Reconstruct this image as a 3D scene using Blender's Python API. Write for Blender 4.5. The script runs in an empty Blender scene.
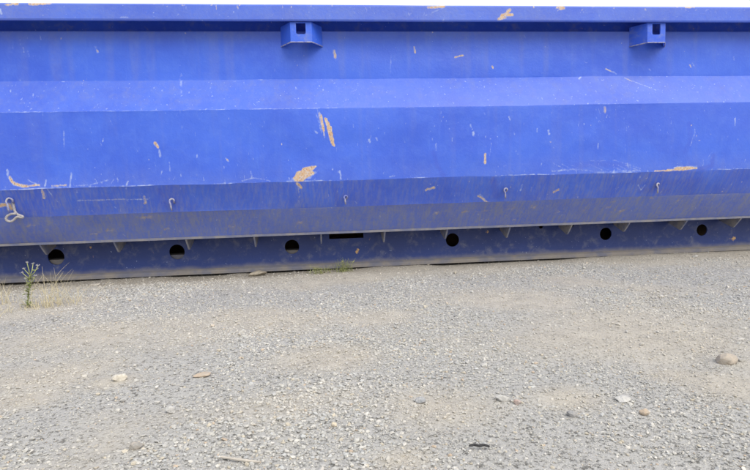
import bpy, math, random
import numpy as np
from mathutils import Matrix, Vector

rng = np.random.default_rng(7)
random.seed(7)
scene = bpy.context.scene

# ------------------------------------------------------------------ camera
F_PX, CX, CY = 535.0, 375.0, 235.0          # focal length in pixels of the 750 x 470 photograph
CAM = np.array([0.0, 0.0, 0.65])
ax = np.array([5191.0, 200.0, -F_PX]); ax /= np.linalg.norm(ax)      # world X seen in camera axes
ay = np.array([-57.0, 43.0, -F_PX]); ay -= ax * ax.dot(ay); ay /= np.linalg.norm(ay)
az = np.cross(ax, ay)
R = np.stack([ax, ay, az])                   # camera vector -> world vector
cam_data = bpy.data.cameras.new('camera')
cam = bpy.data.objects.new('camera', cam_data)
scene.collection.objects.link(cam)
cam_data.sensor_width = 36.0
cam_data.lens = 36.0 * F_PX / 750.0
cam_data.clip_start = 0.05
cam_data.clip_end = 3000
M = Matrix.Identity(4)
for i in range(3):
    for j in range(3):
        M[i][j] = R[i][j]
    M[i][3] = CAM[i]
cam.matrix_world = M
scene.camera = cam

# ------------------------------------------------------------------ sky, sun, exposure
SUN_EL, SUN_AZ = math.radians(47), math.radians(150)     # azimuth clockwise from +Y
world = bpy.data.worlds.new('World'); scene.world = world; world.use_nodes = True
wn, wl = world.node_tree.nodes, world.node_tree.links
bg = wn['Background']
sky = wn.new('ShaderNodeTexSky'); sky.sky_type = 'NISHITA'; sky.sun_disc = False
sky.sun_elevation = SUN_EL; sky.sun_rotation = SUN_AZ
sky.air_density = 1.0; sky.dust_density = 6.0; sky.ozone_density = 1.0
cl = wn.new('ShaderNodeMix'); cl.data_type = 'RGBA'; cl.inputs[0].default_value = 0.72
wl.new(sky.outputs[0], cl.inputs[6]); cl.inputs[7].default_value = (9.0, 9.2, 9.5, 1)     # even white cloud deck
wl.new(cl.outputs[2], bg.inputs[0])
bg.inputs[1].default_value = 0.10
sun_data = bpy.data.lights.new('sun', 'SUN'); sun_data.energy = 1.5; sun_data.angle = math.radians(40)
sun_data.color = (1.0, 0.96, 0.9)
sun = bpy.data.objects.new('sun', sun_data); scene.collection.objects.link(sun)
sd = Vector((math.sin(SUN_AZ) * math.cos(SUN_EL), math.cos(SUN_AZ) * math.cos(SUN_EL), math.sin(SUN_EL)))
sun.rotation_euler = sd.to_track_quat('Z', 'Y').to_euler()
sun.location = (0, -3, 8)
vs = scene.view_settings
vs.view_transform = 'Standard'; vs.look = 'None'; vs.gamma = 1.0; vs.use_curve_mapping = False
vs.exposure = 0.57

# ------------------------------------------------------------------ helpers
def ray(px, py):
    d = R @ np.array([px - CX, -(py - CY), -F_PX])
    return d / np.linalg.norm(d)

def on_ground(px, py, z=0.0):
    d = ray(px, py); t = (z - CAM[2]) / d[2]
    return CAM + d * t

def on_depth(px, py, y):
    d = ray(px, py); t = (y - CAM[1]) / d[1]
    return CAM + d * t

def on_plane(px, py, p0, p1):
    """hit of a pixel's ray with the plane spanned by X and the profile segment p0-p1 (y,z)"""
    ty, tz = p1[0] - p0[0], p1[1] - p0[1]
    n = np.array([0.0, -tz, ty])
    d = ray(px, py)
    t = n.dot(np.array([0, p0[0], p0[1]]) - CAM) / n.dot(d)
    return CAM + d * t

def value_noise(x, y, seed=0):
    x = np.asarray(x, float); y = np.asarray(y, float)
    tab = np.random.default_rng(seed).random((256, 256))
    xi = np.floor(x).astype(int); yi = np.floor(y).astype(int)
    fx = x - xi; fy = y - yi
    fx = fx * fx * (3 - 2 * fx); fy = fy * fy * (3 - 2 * fy)
    a = tab[xi & 255, yi & 255]; b = tab[(xi + 1) & 255, yi & 255]
    c = tab[xi & 255, (yi + 1) & 255]; d = tab[(xi + 1) & 255, (yi + 1) & 255]
    return (a * (1 - fx) + b * fx) * (1 - fy) + (c * (1 - fx) + d * fx) * fy

def fbm(x, y, seed=0, octaves=4):
    s = 0; amp = 0.5; tot = 0
    for o in range(octaves):
        s = s + amp * value_noise(np.asarray(x) * 2 ** o + 17.3 * o, np.asarray(y) * 2 ** o + 9.1 * o, seed + o)
        tot += amp; amp *= 0.5
    return s / tot

def sstep(a, b, x):
    t = np.clip((x - a) / (b - a), 0, 1)          # works for a > b too
    return t * t * (3 - 2 * t)

def link(name, me, mat, parent=None):
    o = bpy.data.objects.new(name, me)
    scene.collection.objects.link(o)
    if mat is not None and not me.materials:
        me.materials.append(mat)
    if parent is not None:
        o.parent = parent
        o.matrix_parent_inverse = parent.matrix_world.inverted() if False else Matrix.Identity(4)
    return o

def mesh(name, verts, faces, smooth=False):
    me = bpy.data.meshes.new(name)
    me.from_pydata([tuple(map(float, v)) for v in verts], [], [tuple(map(int, f)) for f in faces])
    if smooth:
        me.polygons.foreach_set('use_smooth', [True] * len(me.polygons))
    me.update()
    return me

def mesh_np(name, verts, faces, smooth=False, col=None, colname='wear'):
    """verts (n,3), faces (m,k) arrays with one k"""
    me = bpy.data.meshes.new(name)
    n, (m, k) = len(verts), faces.shape
    me.vertices.add(n); me.vertices.foreach_set('co', np.ascontiguousarray(verts, dtype=np.float32).ravel())
    me.loops.add(m * k); me.loops.foreach_set('vertex_index', np.ascontiguousarray(faces, dtype=np.int32).ravel())
    me.polygons.add(m)
    me.polygons.foreach_set('loop_start', np.arange(0, m * k, k, dtype=np.int32))
    me.polygons.foreach_set('loop_total', np.full(m, k, dtype=np.int32))
    me.polygons.foreach_set('use_smooth', np.full(m, smooth, dtype=bool))
    me.update(calc_edges=True)
    if col is not None:
        a = me.attributes.new(colname, 'FLOAT_COLOR', 'POINT')
        c = np.ones((n, 4), dtype=np.float32); c[:, :col.shape[1]] = col
        a.data.foreach_set('color', c.ravel())
    return me

def grid_faces(nu, nv):
    """vertices laid out [v][u]"""
    i = np.arange(nu - 1); j = np.arange(nv - 1)
    I, J = np.meshgrid(i, j)
    a = (J * nu + I).ravel()
    return np.stack([a, a + 1, a + 1 + nu, a + nu], axis=1)

def box_data(x0, x1, y0, y1, z0, z1, bev=0.0):
    import bmesh
    bm = bmesh.new()
    vs_ = [bm.verts.new(p) for p in ((x0, y0, z0), (x1, y0, z0), (x1, y1, z0), (x0, y1, z0),
                                     (x0, y0, z1), (x1, y0, z1), (x1, y1, z1), (x0, y1, z1))]
    for f in ((0, 3, 2, 1), (4, 5, 6, 7), (0, 1, 5, 4), (1, 2, 6, 5), (2, 3, 7, 6), (3, 0, 4, 7)):
        bm.faces.new([vs_[i] for i in f])
    if bev > 0:
        bmesh.ops.bevel(bm, geom=list(bm.edges), offset=bev, segments=2, affect='EDGES', profile=0.5)
    me = bpy.data.meshes.new('box'); bm.to_mesh(me); bm.free()
    return me

def prism(poly, axis_lo, axis_hi):
    """polygon in (y,z) swept along X, as verts, faces"""
    n = len(poly)
    v = [(axis_lo, p[0], p[1]) for p in poly] + [(axis_hi, p[0], p[1]) for p in poly]
    f = [tuple(range(n)), tuple(range(2 * n - 1, n - 1, -1))]
    for i in range(n):
        j = (i + 1) % n
        f.append((i, i + n, j + n, j))
    return v, f

def tube(points, radii, sides=8, cap=True):
    P = np.array(points, float); n = len(P)
    if np.isscalar(radii): radii = [radii] * n
    v = []; f = []
    T = np.gradient(P, axis=0); T /= np.linalg.norm(T, axis=1)[:, None] + 1e-12
    ref = np.array([0.31, 0.22, 0.93]);
    u = np.cross(T[0], ref)
    if np.linalg.norm(u) < 1e-3: u = np.cross(T[0], [1, 0, 0])
    u /= np.linalg.norm(u)
    for i in range(n):
        u = u - T[i] * u.dot(T[i]); u /= np.linalg.norm(u) + 1e-12
        w = np.cross(T[i], u)
        for k in range(sides):
            a = 2 * math.pi * k / sides
            v.append(P[i] + radii[i] * (math.cos(a) * u + math.sin(a) * w))
    for i in range(n - 1):
        for k in range(sides):
            k2 = (k + 1) % sides
            f.append((i * sides + k, i * sides + k2, (i + 1) * sides + k2, (i + 1) * sides + k))
    if cap:
        f.append(tuple(range(sides - 1, -1, -1)))
        f.append(tuple(range((n - 1) * sides, n * sides)))
    return v, f

def merge(parts):
    V = []; Fs = []
    for v, f in parts:
        o = len(V); V += list(v); Fs += [tuple(i + o for i in q) for q in f]
    return V, Fs

def tag(o, label=None, cat=None, group=None, kind=None):
    if label: o['label'] = label
    if cat: o['category'] = cat
    if group: o['group'] = group
    if kind: o['kind'] = kind
    return o

# ------------------------------------------------------------------ materials
class NT:
    def __init__(self, name):
        self.m = bpy.data.materials.new(name); self.m.use_nodes = True
        self.n = self.m.node_tree.nodes; self.l = self.m.node_tree.links
        self.b = self.n['Principled BSDF']
    def _set(self, sock, v):
        if isinstance(v, bpy.types.NodeSocket): self.l.new(v, sock)
        elif v is not None: sock.default_value = v
    def math(self, op, a, b=None, c=None, clamp=False):
        q = self.n.new('ShaderNodeMath'); q.operation = op; q.use_clamp = clamp
        self._set(q.inputs[0], a); self._set(q.inputs[1], b); self._set(q.inputs[2], c)
        return q.outputs[0]
    def coord(self, scale=(1, 1, 1), out='Object'):
        t = self.n.new('ShaderNodeTexCoord'); mp = self.n.new('ShaderNodeMapping')
        mp.inputs['Scale'].default_value = scale
        self.l.new(t.outputs[out], mp.inputs[0]); return mp.outputs[0]
    def noise(self, vec, scale, detail=4, rough=0.55, dist=0.0):
        q = self.n.new('ShaderNodeTexNoise')
        q.inputs['Scale'].default_value = scale; q.inputs['Detail'].default_value = detail
        q.inputs['Roughness'].default_value = rough; q.inputs['Distortion'].default_value = dist
        self.l.new(vec, q.inputs['Vector']); return q.outputs[0]
    def ramp(self, f, lo, hi, a=0.0, b=1.0):
        q = self.n.new('ShaderNodeMapRange'); q.interpolation_type = 'SMOOTHSTEP'
        self._set(q.inputs[0], f); q.inputs[1].default_value = lo; q.inputs[2].default_value = hi
        q.inputs[3].default_value = a; q.inputs[4].default_value = b; return q.outputs[0]
    def mix(self, f, a, b, blend='MIX'):
        q = self.n.new('ShaderNodeMix'); q.data_type = 'RGBA'; q.blend_type = blend
        self._set(q.inputs[0], f); self._set(q.inputs[6], a); self._set(q.inputs[7], b); return q.outputs[2]
    def attr(self, name):
        q = self.n.new('ShaderNodeAttribute'); q.attribute_name = name
        s = self.n.new('ShaderNodeSeparateColor'); self.l.new(q.outputs['Color'], s.inputs[0])
        return q.outputs['Color'], s.outputs
    def bump(self, h, strength, dist):
        q = self.n.new('ShaderNodeBump'); q.inputs['Strength'].default_value = strength
        q.inputs['Distance'].default_value = dist; self.l.new(h, q.inputs['Height'])
        self.l.new(q.outputs[0], self.b.inputs['Normal'])

def C(r, g, b): return (r, g, b, 1.0)

BLUE = C(0.041, 0.126, 0.66)
BLUE_DEEP = C(0.031, 0.098, 0.59)
BLUE_FADE = C(0.078, 0.182, 0.67)
DUST = C(0.245, 0.25, 0.285)
MUD = C(0.36, 0.29, 0.19)
RUST = C(0.56, 0.36, 0.17)
PALE = C(0.46, 0.54, 0.70)

def paint_material(name, use_attr, dust_lo=0.0, paint=None):
    BLUE_, DEEP_, FADE_ = paint or (BLUE, BLUE_DEEP, BLUE_FADE)
    t = NT(name)
    P = t.coord()
    Pv = t.coord((1, 1, 0.12))
    big = t.noise(P, 1.7, 5, 0.6)
    fine = t.noise(P, 60, 3, 0.6)
    mid = t.noise(P, 14, 5, 0.62, 0.4)
    streak = t.noise(Pv, 42, 4, 0.6)
    base = t.mix(t.ramp(big, 0.35, 0.68), BLUE_, DEEP_)
    base = t.mix(t.ramp(mid, 0.42, 0.75, 0.0, 0.24), base, FADE_)
    base = t.mix(t.ramp(streak, 0.52, 0.78, 0.0, 0.22), base, FADE_)
    if use_attr:
        _, A = t.attr('wear')            # R rust, G pale scuff, B dust
        a2, B2 = t.attr('wear2')         # R mud, G deep rub, B speck density
        dustf = t.math('MULTIPLY', A[2], t.math('ADD', t.math('MULTIPLY', fine, 1.1), t.math('MULTIPLY', mid, 0.9)), clamp=True)
        base = t.mix(t.math('MULTIPLY', B2[1], 0.8), base, C(0.034, 0.075, 0.52))
        base = t.mix(dustf, base, DUST)
        mudf = t.ramp(t.math('ADD', B2[0], t.math('MULTIPLY', t.math('SUBTRACT', mid, 0.5), 1.1)), 0.35, 0.8)
        base = t.mix(t.math('MULTIPLY', mudf, 0.85), base, MUD)
        sp = t.noise(P, 75, 2, 0.5)
        spk = t.ramp(t.math('ADD', sp, t.math('MULTIPLY', B2[2], 0.13)), 0.765, 0.83)
        base = t.mix(t.math('MULTIPLY', spk, 0.5), base, PALE)
        scf = t.ramp(t.math('ADD', A[1], t.math('MULTIPLY', t.math('SUBTRACT', fine, 0.5), 0.9)), 0.30, 1.0)
        base = t.mix(t.math('MULTIPLY', scf, 0.60), base, PALE)
        ragged = t.math('ADD', t.math('MULTIPLY', mid, 0.45), t.math('MULTIPLY', t.noise(Pv, 130, 4, 0.7), 0.55))
        rs = t.ramp(t.math('ADD', A[0], t.math('MULTIPLY', t.math('SUBTRACT', ragged, 0.5), 2.0)), 0.46, 0.80)
        rc = t.mix(t.ramp(fine, 0.4, 0.62), RUST, C(0.56, 0.47, 0.38))
        rc = t.mix(t.ramp(t.noise(P, 95, 3, .6), 0.52, 0.66, 0, .8), rc, C(0.26, 0.15, 0.08))
        halo = t.ramp(t.math('ADD', A[0], t.math('MULTIPLY', t.math('SUBTRACT', ragged, 0.5), 2.0)), 0.26, 0.5)
        base = t.mix(t.math('MULTIPLY', halo, 0.55), base, C(0.30, 0.33, 0.50))
        base = t.mix(t.math('MULTIPLY', rs, 0.9), base, rc)
        rough = t.math('ADD', 0.42, t.math('MULTIPLY', t.math('MAXIMUM', dustf, rs), 0.45))
    else:
        d = t.ramp(t.math('ADD', mid, dust_lo), 0.5, 1.0, 0.0, 0.85)
        base = t.mix(d, base, DUST)
        sp = t.noise(P, 60, 2, 0.5)
        base = t.mix(t.ramp(sp, 0.73, 0.77, 0, 0.6), base, PALE)
        rs = t.ramp(t.noise(P, 9, 5, 0.65), 0.69, 0.73)
        base = t.mix(rs, base, RUST)
        rough = t.math('ADD', 0.45, t.math('MULTIPLY', d, 0.4))
    t.l.new(base, t.b.inputs['Base Color'])
    t.l.new(rough, t.b.inputs['Roughness'])
    t.b.inputs['Specular IOR Level'].default_value = 0.4
    t.bump(t.math('ADD', fine, t.math('MULTIPLY', mid, 1.5)), 0.12, 0.01)
    return t.m

mat_paint = paint_material('weathered_blue_paint', True)
mat_trim = paint_material('blue_trim_paint', False, 0.03)
mat_dusty_shaded = paint_material('dusty_shaded_navy_paint', False, -0.02, (C(.030, .062, .27), C(.026, .050, .22), C(.04, .072, .25)))  # blue deepened to navy: shade under the overhang put into the colour
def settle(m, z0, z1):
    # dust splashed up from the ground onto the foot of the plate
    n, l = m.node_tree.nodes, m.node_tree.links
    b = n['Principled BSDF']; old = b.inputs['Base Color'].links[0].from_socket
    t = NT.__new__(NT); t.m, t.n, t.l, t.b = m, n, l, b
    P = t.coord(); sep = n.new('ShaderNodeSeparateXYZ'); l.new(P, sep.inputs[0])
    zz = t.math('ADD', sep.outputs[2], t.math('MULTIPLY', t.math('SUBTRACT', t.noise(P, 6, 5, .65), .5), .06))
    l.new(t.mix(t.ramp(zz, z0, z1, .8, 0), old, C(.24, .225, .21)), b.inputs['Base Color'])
mat_skid = paint_material('dusty_shaded_skid_paint', False, 0.02, (C(.026, .052, .215), C(.023, .043, .175), C(.042, .066, .20)))  # skid blue darkened so the overhang's shade is painted in
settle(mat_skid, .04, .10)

def plain(name, cols, scale=30, rough=0.85, bump=0.2, metal=0.0):
    t = NT(name); P = t.coord()
    nz = t.noise(P, scale, 5, 0.62)
    t.l.new(t.mix(t.ramp(nz, 0.35, 0.66), cols[0], cols[1]), t.b.inputs['Base Color'])
    t.b.inputs['Roughness'].default_value = rough
    t.b.inputs['Metallic'].default_value = metal
    t.bump(nz, bump, 0.01)
    return t.m

mat_inner = plain('rusty_inner_steel', (C(0.11, 0.08, 0.06), C(0.2, 0.13, 0.08)), 6)
mat_hook = plain('scuffed_hook_steel', (C(0.40, 0.38, 0.38), C(0.12, 0.15, 0.42)), 40, 0.7)
mat_rope = plain('grey_rope', (C(0.46, 0.44, 0.44), C(0.32, 0.30, 0.31)), 160, 0.95, 0.6)

# ------------------------------------------------------------------ the container's profile
XC = 318.0                                             # image column straight ahead of the wall
D_BASE = on_ground(XC, 271.5)[1]                       # distance of the skid's lower flange
Y_MAIN = D_BASE - 0.47
def zat(py, y): return on_depth(XC, py, y)[2]
Y_UP, Y_RIM, Y_MID2, Y_EDGE, Y_BASE = Y_MAIN + 0.13, Y_MAIN - 0.012, Y_MAIN + 0.11, Y_MAIN + 0.26, D_BASE + 0.035
p_top = (Y_UP, zat(20.8, Y_RIM))
p_slope = (Y_UP, zat(79.0, Y_UP))
p_main = (Y_MAIN, zat(108.3, Y_MAIN))
p_fold = (Y_MAIN + 0.01, zat(181.0, Y_MAIN + 0.01))
p_dirt = (Y_MID2, zat(207.3, Y_MID2))
p_edge = (Y_EDGE, zat(232.0, Y_EDGE))
p_lip = (Y_EDGE + 0.002, zat(234.3, Y_EDGE))
Z_RIM0, Z_RIM1 = zat(20.8, Y_RIM), zat(4.0, Y_RIM)
Z_EDGE = p_lip[1]
X0, X1 = -3.35, 4.35
YB = Y_MAIN + 2.45                                     # outer face of the far side wall
print('profile', p_top, p_slope, p_main, p_fold, p_dirt, p_edge, 'rim', Z_RIM0, Z_RIM1, 'D_BASE', D_BASE)
print('view x at main', on_depth(0, 150, Y_MAIN)[0], on_depth(750, 150, Y_MAIN)[0])

root = bpy.data.objects.new('steel_container', None)
scene.collection.objects.link(root)
ROOT = np.array([(X0 + X1) / 2, (D_BASE + YB) / 2, 0.0])
root.location = ROOT
tag(root, 'long open blue steel container with scraped dusty side standing on gravel', 'container')

def part(name, me, mat, parent=None, label=None):
    """mesh in world coordinates becomes a child of the container (or of one of its parts)"""
    me.transform(Matrix.Translation(-Vector(ROOT)))
    o = link(name, me, mat, parent or root)
    if label: o['label'] = label
    return o

# ------------------------------------------------------------------ wear painted on the side sheets
xs = np.concatenate([np.arange(X0, -3.02, 0.04), np.arange(-3.0, 4.02, 0.0062), np.arange(4.04, X1 + 0.001, 0.04)])
xs[-1] = X1
PLANES = {'rim': ((Y_RIM, Z_RIM1), (Y_RIM, Z_RIM0)), 'upper': (p_top, p_slope), 'slope': (p_slope, p_main),
          'main': (p_main, p_fold), 'lower': (p_fold, p_dirt), 'bottom': (p_dirt, p_edge)}
def at(panel, px, py):
    p = on_plane(px, py, *PLANES[panel]); return p[0], p[2]

class Wear:
    def __init__(self, panel, X, Z):
        self.p, self.X, self.Z = panel, X, Z
        self.w = np.zeros(X.shape + (3,)); self.w2 = np.zeros(X.shape + (3,))
    def stroke(self, pts, width_px, chan, amount=1.0, second=False):
        """polyline given in photograph pixels, soft distance falloff"""
        W = self.w2 if second else self.w
        q = [at(self.p, *a) for a in pts]
        wid = width_px * 0.0078 * 0.72
        for (xa, za), (xb, zb) in zip(q[:-1], q[1:]):
            m = (self.X > min(xa, xb) - 3 * wid - .02) & (self.X < max(xa, xb) + 3 * wid + .02)
            if not m.any(): continue
            X, Z = self.X[m], self.Z[m]
            jx = (value_noise(X * 60, Z * 60, 31) - .5) * wid * 0.4
            jz = (value_noise(X * 60, Z * 60, 32) - .5) * wid * 0.4
            dx, dz = xb - xa, zb - za
            L = dx * dx + dz * dz + 1e-9
            t = np.clip(((X - xa) * dx + (Z - za) * dz) / L, 0, 1)
            d = np.hypot(X + jx - xa - t * dx, Z + jz - za - t * dz)
            v = amount * (1 - sstep(wid * 0.25, wid * 0.95, d))
            v = v * (.25 + 1.1 * fbm(X * 26, Z * 26, 33 + int(width_px * 10), 3)) if chan == 1 and not second else v * (.7 + .6 * fbm(X * 30, Z * 30, 34, 2))
            W[..., chan][m] = np.maximum(W[..., chan][m], v)

def bundle(W, pts, width_px, n, chan, amount, seed, thin=1.5):
    """a scrape: several thin scratches side by side that start and stop at different places"""
    rr = random.Random(seed); P = np.array(pts, float); m = len(P) - 1
    ev = lambda t: np.array([np.interp(t * m, range(m + 1), P[:, 0]), np.interp(t * m, range(m + 1), P[:, 1])])
    d = P[-1] - P[0]; nn = np.array([-d[1], d[0]]) / (np.linalg.norm(d) + 1e-6)
    for k in range(n):
        off = (k / max(1, n - 1) - .5) * width_px * rr.uniform(.7, 1.1)
        lim = abs(off) / width_px
        t0, t1 = rr.uniform(0, .35) * (.4 + lim), 1 - rr.uniform(0, .45) * (.4 + lim)
        q = [tuple(ev(t0 + (t1 - t0) * j / 4) + nn * off * (1 - .5 * j / 4)) for j in range(5)]
        W.stroke(q, thin * rr.uniform(.7, 1.5), chan, amount * rr.uniform(.8, 1.05))

def random_flecks(W, n, z0, z1, chan, seed, lmax=0.05, tilt=0.25, amount=(0.35, 0.8), wid=(0.002, 0.006)):
    r = np.random.default_rng(seed)
    for _ in range(n):
        x = r.uniform(-2.9, 3.9); z = r.uniform(z0, z1)
        L = r.uniform(0.004, lmax) * r.random(); a = math.pi / 2 + r.normal() * tilt
        w = r.uniform(*wid) * .75; am = r.uniform(*amount) * .9
        xa, za = x - math.cos(a) * L / 2, z - math.sin(a) * L / 2
        i0, i1 = np.searchsorted(W.X[0], [x - L - .03, x + L + .03])
        if i1 <= i0: continue
        X = W.X[:, i0:i1]; Z = W.Z[:, i0:i1]
        dx, dz = math.cos(a) * L, math.sin(a) * L
        t = np.clip(((X - xa) * dx + (Z - za) * dz) / (L * L + 1e-9), 0, 1)
        d = np.hypot(X - xa - t * dx, Z - za - t * dz)
        v = am * (1 - sstep(w * 0.4, w * 1.6 + 0.003, d))
        W.w[:, i0:i1, chan] = np.maximum(W.w[:, i0:i1, chan], v)

def fold_wobble(p):
    amp = {p_slope: .010, p_main: .010, p_fold: .016, p_dirt: .010}.get(p, 0)
    k = int(abs(p[1]) * 1000)
    return ((fbm(xs * .9, xs * 0, k, 3) - .5) * amp + (fbm(xs * 9, xs * 0, k + 5, 2) - .5) * amp * .35)

def sheet(name, panel, pa, pb, nseg, wearfn, label, round_a=0.0, round_b=0.0, dent=0.0):
    """fine grid between two folds of the profile; the folds get a small bend radius"""
    v = np.linspace(0, 1, nseg + 1)
    ya = pa[0] + (pb[0] - pa[0]) * v; za = pa[1] + (pb[1] - pa[1]) * v
    X, Yg = np.meshgrid(xs, ya); _, Zg = np.meshgrid(xs, za)
    W = Wear(panel, X, Zg); wearfn(W)
    ka, kb = fold_wobble(pa), fold_wobble(pb)
    Zg = Zg + ka[None] * (1 - v)[:, None] + kb[None] * v[:, None]
    Yg = Yg + (ka[None] * (1 - v)[:, None] + kb[None] * v[:, None]) * .8
    # rolled-sheet waviness and bumps, faded out at the folds
    ty, tz = pb[0] - pa[0], pb[1] - pa[1]; L = math.hypot(ty, tz); ny, nz = tz / L, -ty / L
    fade = (np.sin(np.pi * v) ** 0.6)[:, None]
    h = ((fbm(X * 1.3, Zg * 2.2, 50, 3) - .5) * 0.020 + (fbm(X * 6, Zg * 6, 60, 2) - .5) * 0.004 * dent) * fade
    Yd = Yg + h * ny; Zd = Zg + h * nz
    V = np.stack([X, Yd, Zd], -1).reshape(-1, 3)
    Fq = grid_faces(len(xs), nseg + 1)[:, ::-1]
    me = mesh_np(name, V, Fq, True, W.w.reshape(-1, 3))
    a = me.attributes.new('wear2', 'FLOAT_COLOR', 'POINT')
    c = np.ones((len(V), 4), np.float32); c[:, :3] = W.w2.reshape(-1, 3)
    a.data.foreach_set('color', c.ravel())
    return part(name, me, mat_paint, None, label)

def fold_wear(W, zf, seed, amt=.6, h=.012):
    d = np.abs(W.Z - zf)
    gate = sstep(.42, .72, fbm(W.X * 3.1, W.X * 0 + seed, seed, 4))
    fr = .5 + value_noise(W.X * 45, W.Z * 45, seed + 3)
    W.w[..., 1] = np.maximum(W.w[..., 1], amt * (1 - sstep(h * .15, h, d)) * fr * (.25 + .75 * gate))

def vstreak(X, Z, fx, fz, seed, tilt=0.0): return fbm((X + Z * tilt) * fx, Z * fz, seed, 3)

def wear_upper(W):
    X, Z = W.X, W.Z
    t = (Z - p_slope[1]) / (p_top[1] - p_slope[1])
    W.w[..., 2] = 0.03 + 0.26 * sstep(0.62, 1.0, t) * (0.4 + fbm(X * 2, Z * 5, 3)) + 0.10 * sstep(0.55, .8, vstreak(X, Z, 14, 1.2, 5))
    W.w2[..., 2] = 0.10
    for px, py in ((20, 40), (23, 47), (28, 51), (12, 44), (40, 35)): W.stroke([(px, py), (px + 1, py + 5)], 2.2, 1, 0.55)
    W.stroke([(96, 47), (98, 52)], 3, 1, 0.7); W.stroke([(97, 50), (98, 51)], 1.8, 0, 0.8)
    W.stroke([(334, 51), (335, 57)], 3.6, 0, 0.75); W.stroke([(335, 56), (336, 60)], 4, 1, .6)
    W.stroke([(414, 47), (415, 52)], 2.6, 0, 0.7); W.stroke([(455, 57), (463, 55)], 2.2, 0, .7)
    W.stroke([(492, 66), (493, 68)], 2, 0, .7); W.stroke([(391, 55), (390, 76)], 1.8, 1, .55)
    W.stroke([(580, 59), (587, 63)], 2.2, 1, .6); W.stroke([(606, 69), (617, 74)], 2.4, 1, .7); W.stroke([(606, 69), (612, 72)], 1.5, 0, .6)
    W.stroke([(691, 62), (694, 66)], 3, 1, .6); W.stroke([(690, 65), (691, 67)], 2, 0, .7)
    W.stroke([(733, 57), (734, 60)], 3, 1, .6); W.stroke([(649, 69), (651, 71)], 2, 1, .6)
    W.stroke([(181, 75), (180, 79)], 3, 1, .7); W.stroke([(65, 65), (66, 67)], 2, 1, .6)
    for px in (281, 320, 629, 666):                       # drip lines below the two brackets
        W.stroke([(px, 47), (px, 77)], 2.6, 1, 0.30); 
    random_flecks(W, 110, p_slope[1], p_top[1], 1, 11, 0.05, 0.3, (.25, .6))
    random_flecks(W, 22, p_slope[1], p_top[1], 0, 12, 0.012, 0.8, (.5, .8), (.003, .006))

def wear_slope(W):
    X, Z = W.X, W.Z
    W.w[..., 2] = 0.10 + 0.08 * fbm(X * 3, Z * 9, 21) + 0.08 * sstep(.5, .75, fbm(X * 22, Z * 22, 22))
    W.w2[..., 2] = 0.42 + 0.2 * fbm(X * 1.5, Z * 3, 23)
    W.w[..., 1] = 0.20 * sstep(.45, .75, fbm(X * 30, Z * 30, 24))
    fold_wear(W, p_main[1], 403, .6, .010); fold_wear(W, p_slope[1], 404, .4, .008)
    W.stroke([(625, 78), (656, 90)], 1.8, 1, .75); W.stroke([(625, 78), (632, 81)], 1.5, 0, .55)
    W.stroke([(181, 79), (181, 92)], 3.4, 1, .7); W.stroke([(579, 79), (581, 77)], 2.2, 1, .9)
    random_flecks(W, 320, p_main[1], p_slope[1], 1, 25, 0.02, 1.2, (.4, .9), (.002, .006))

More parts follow.
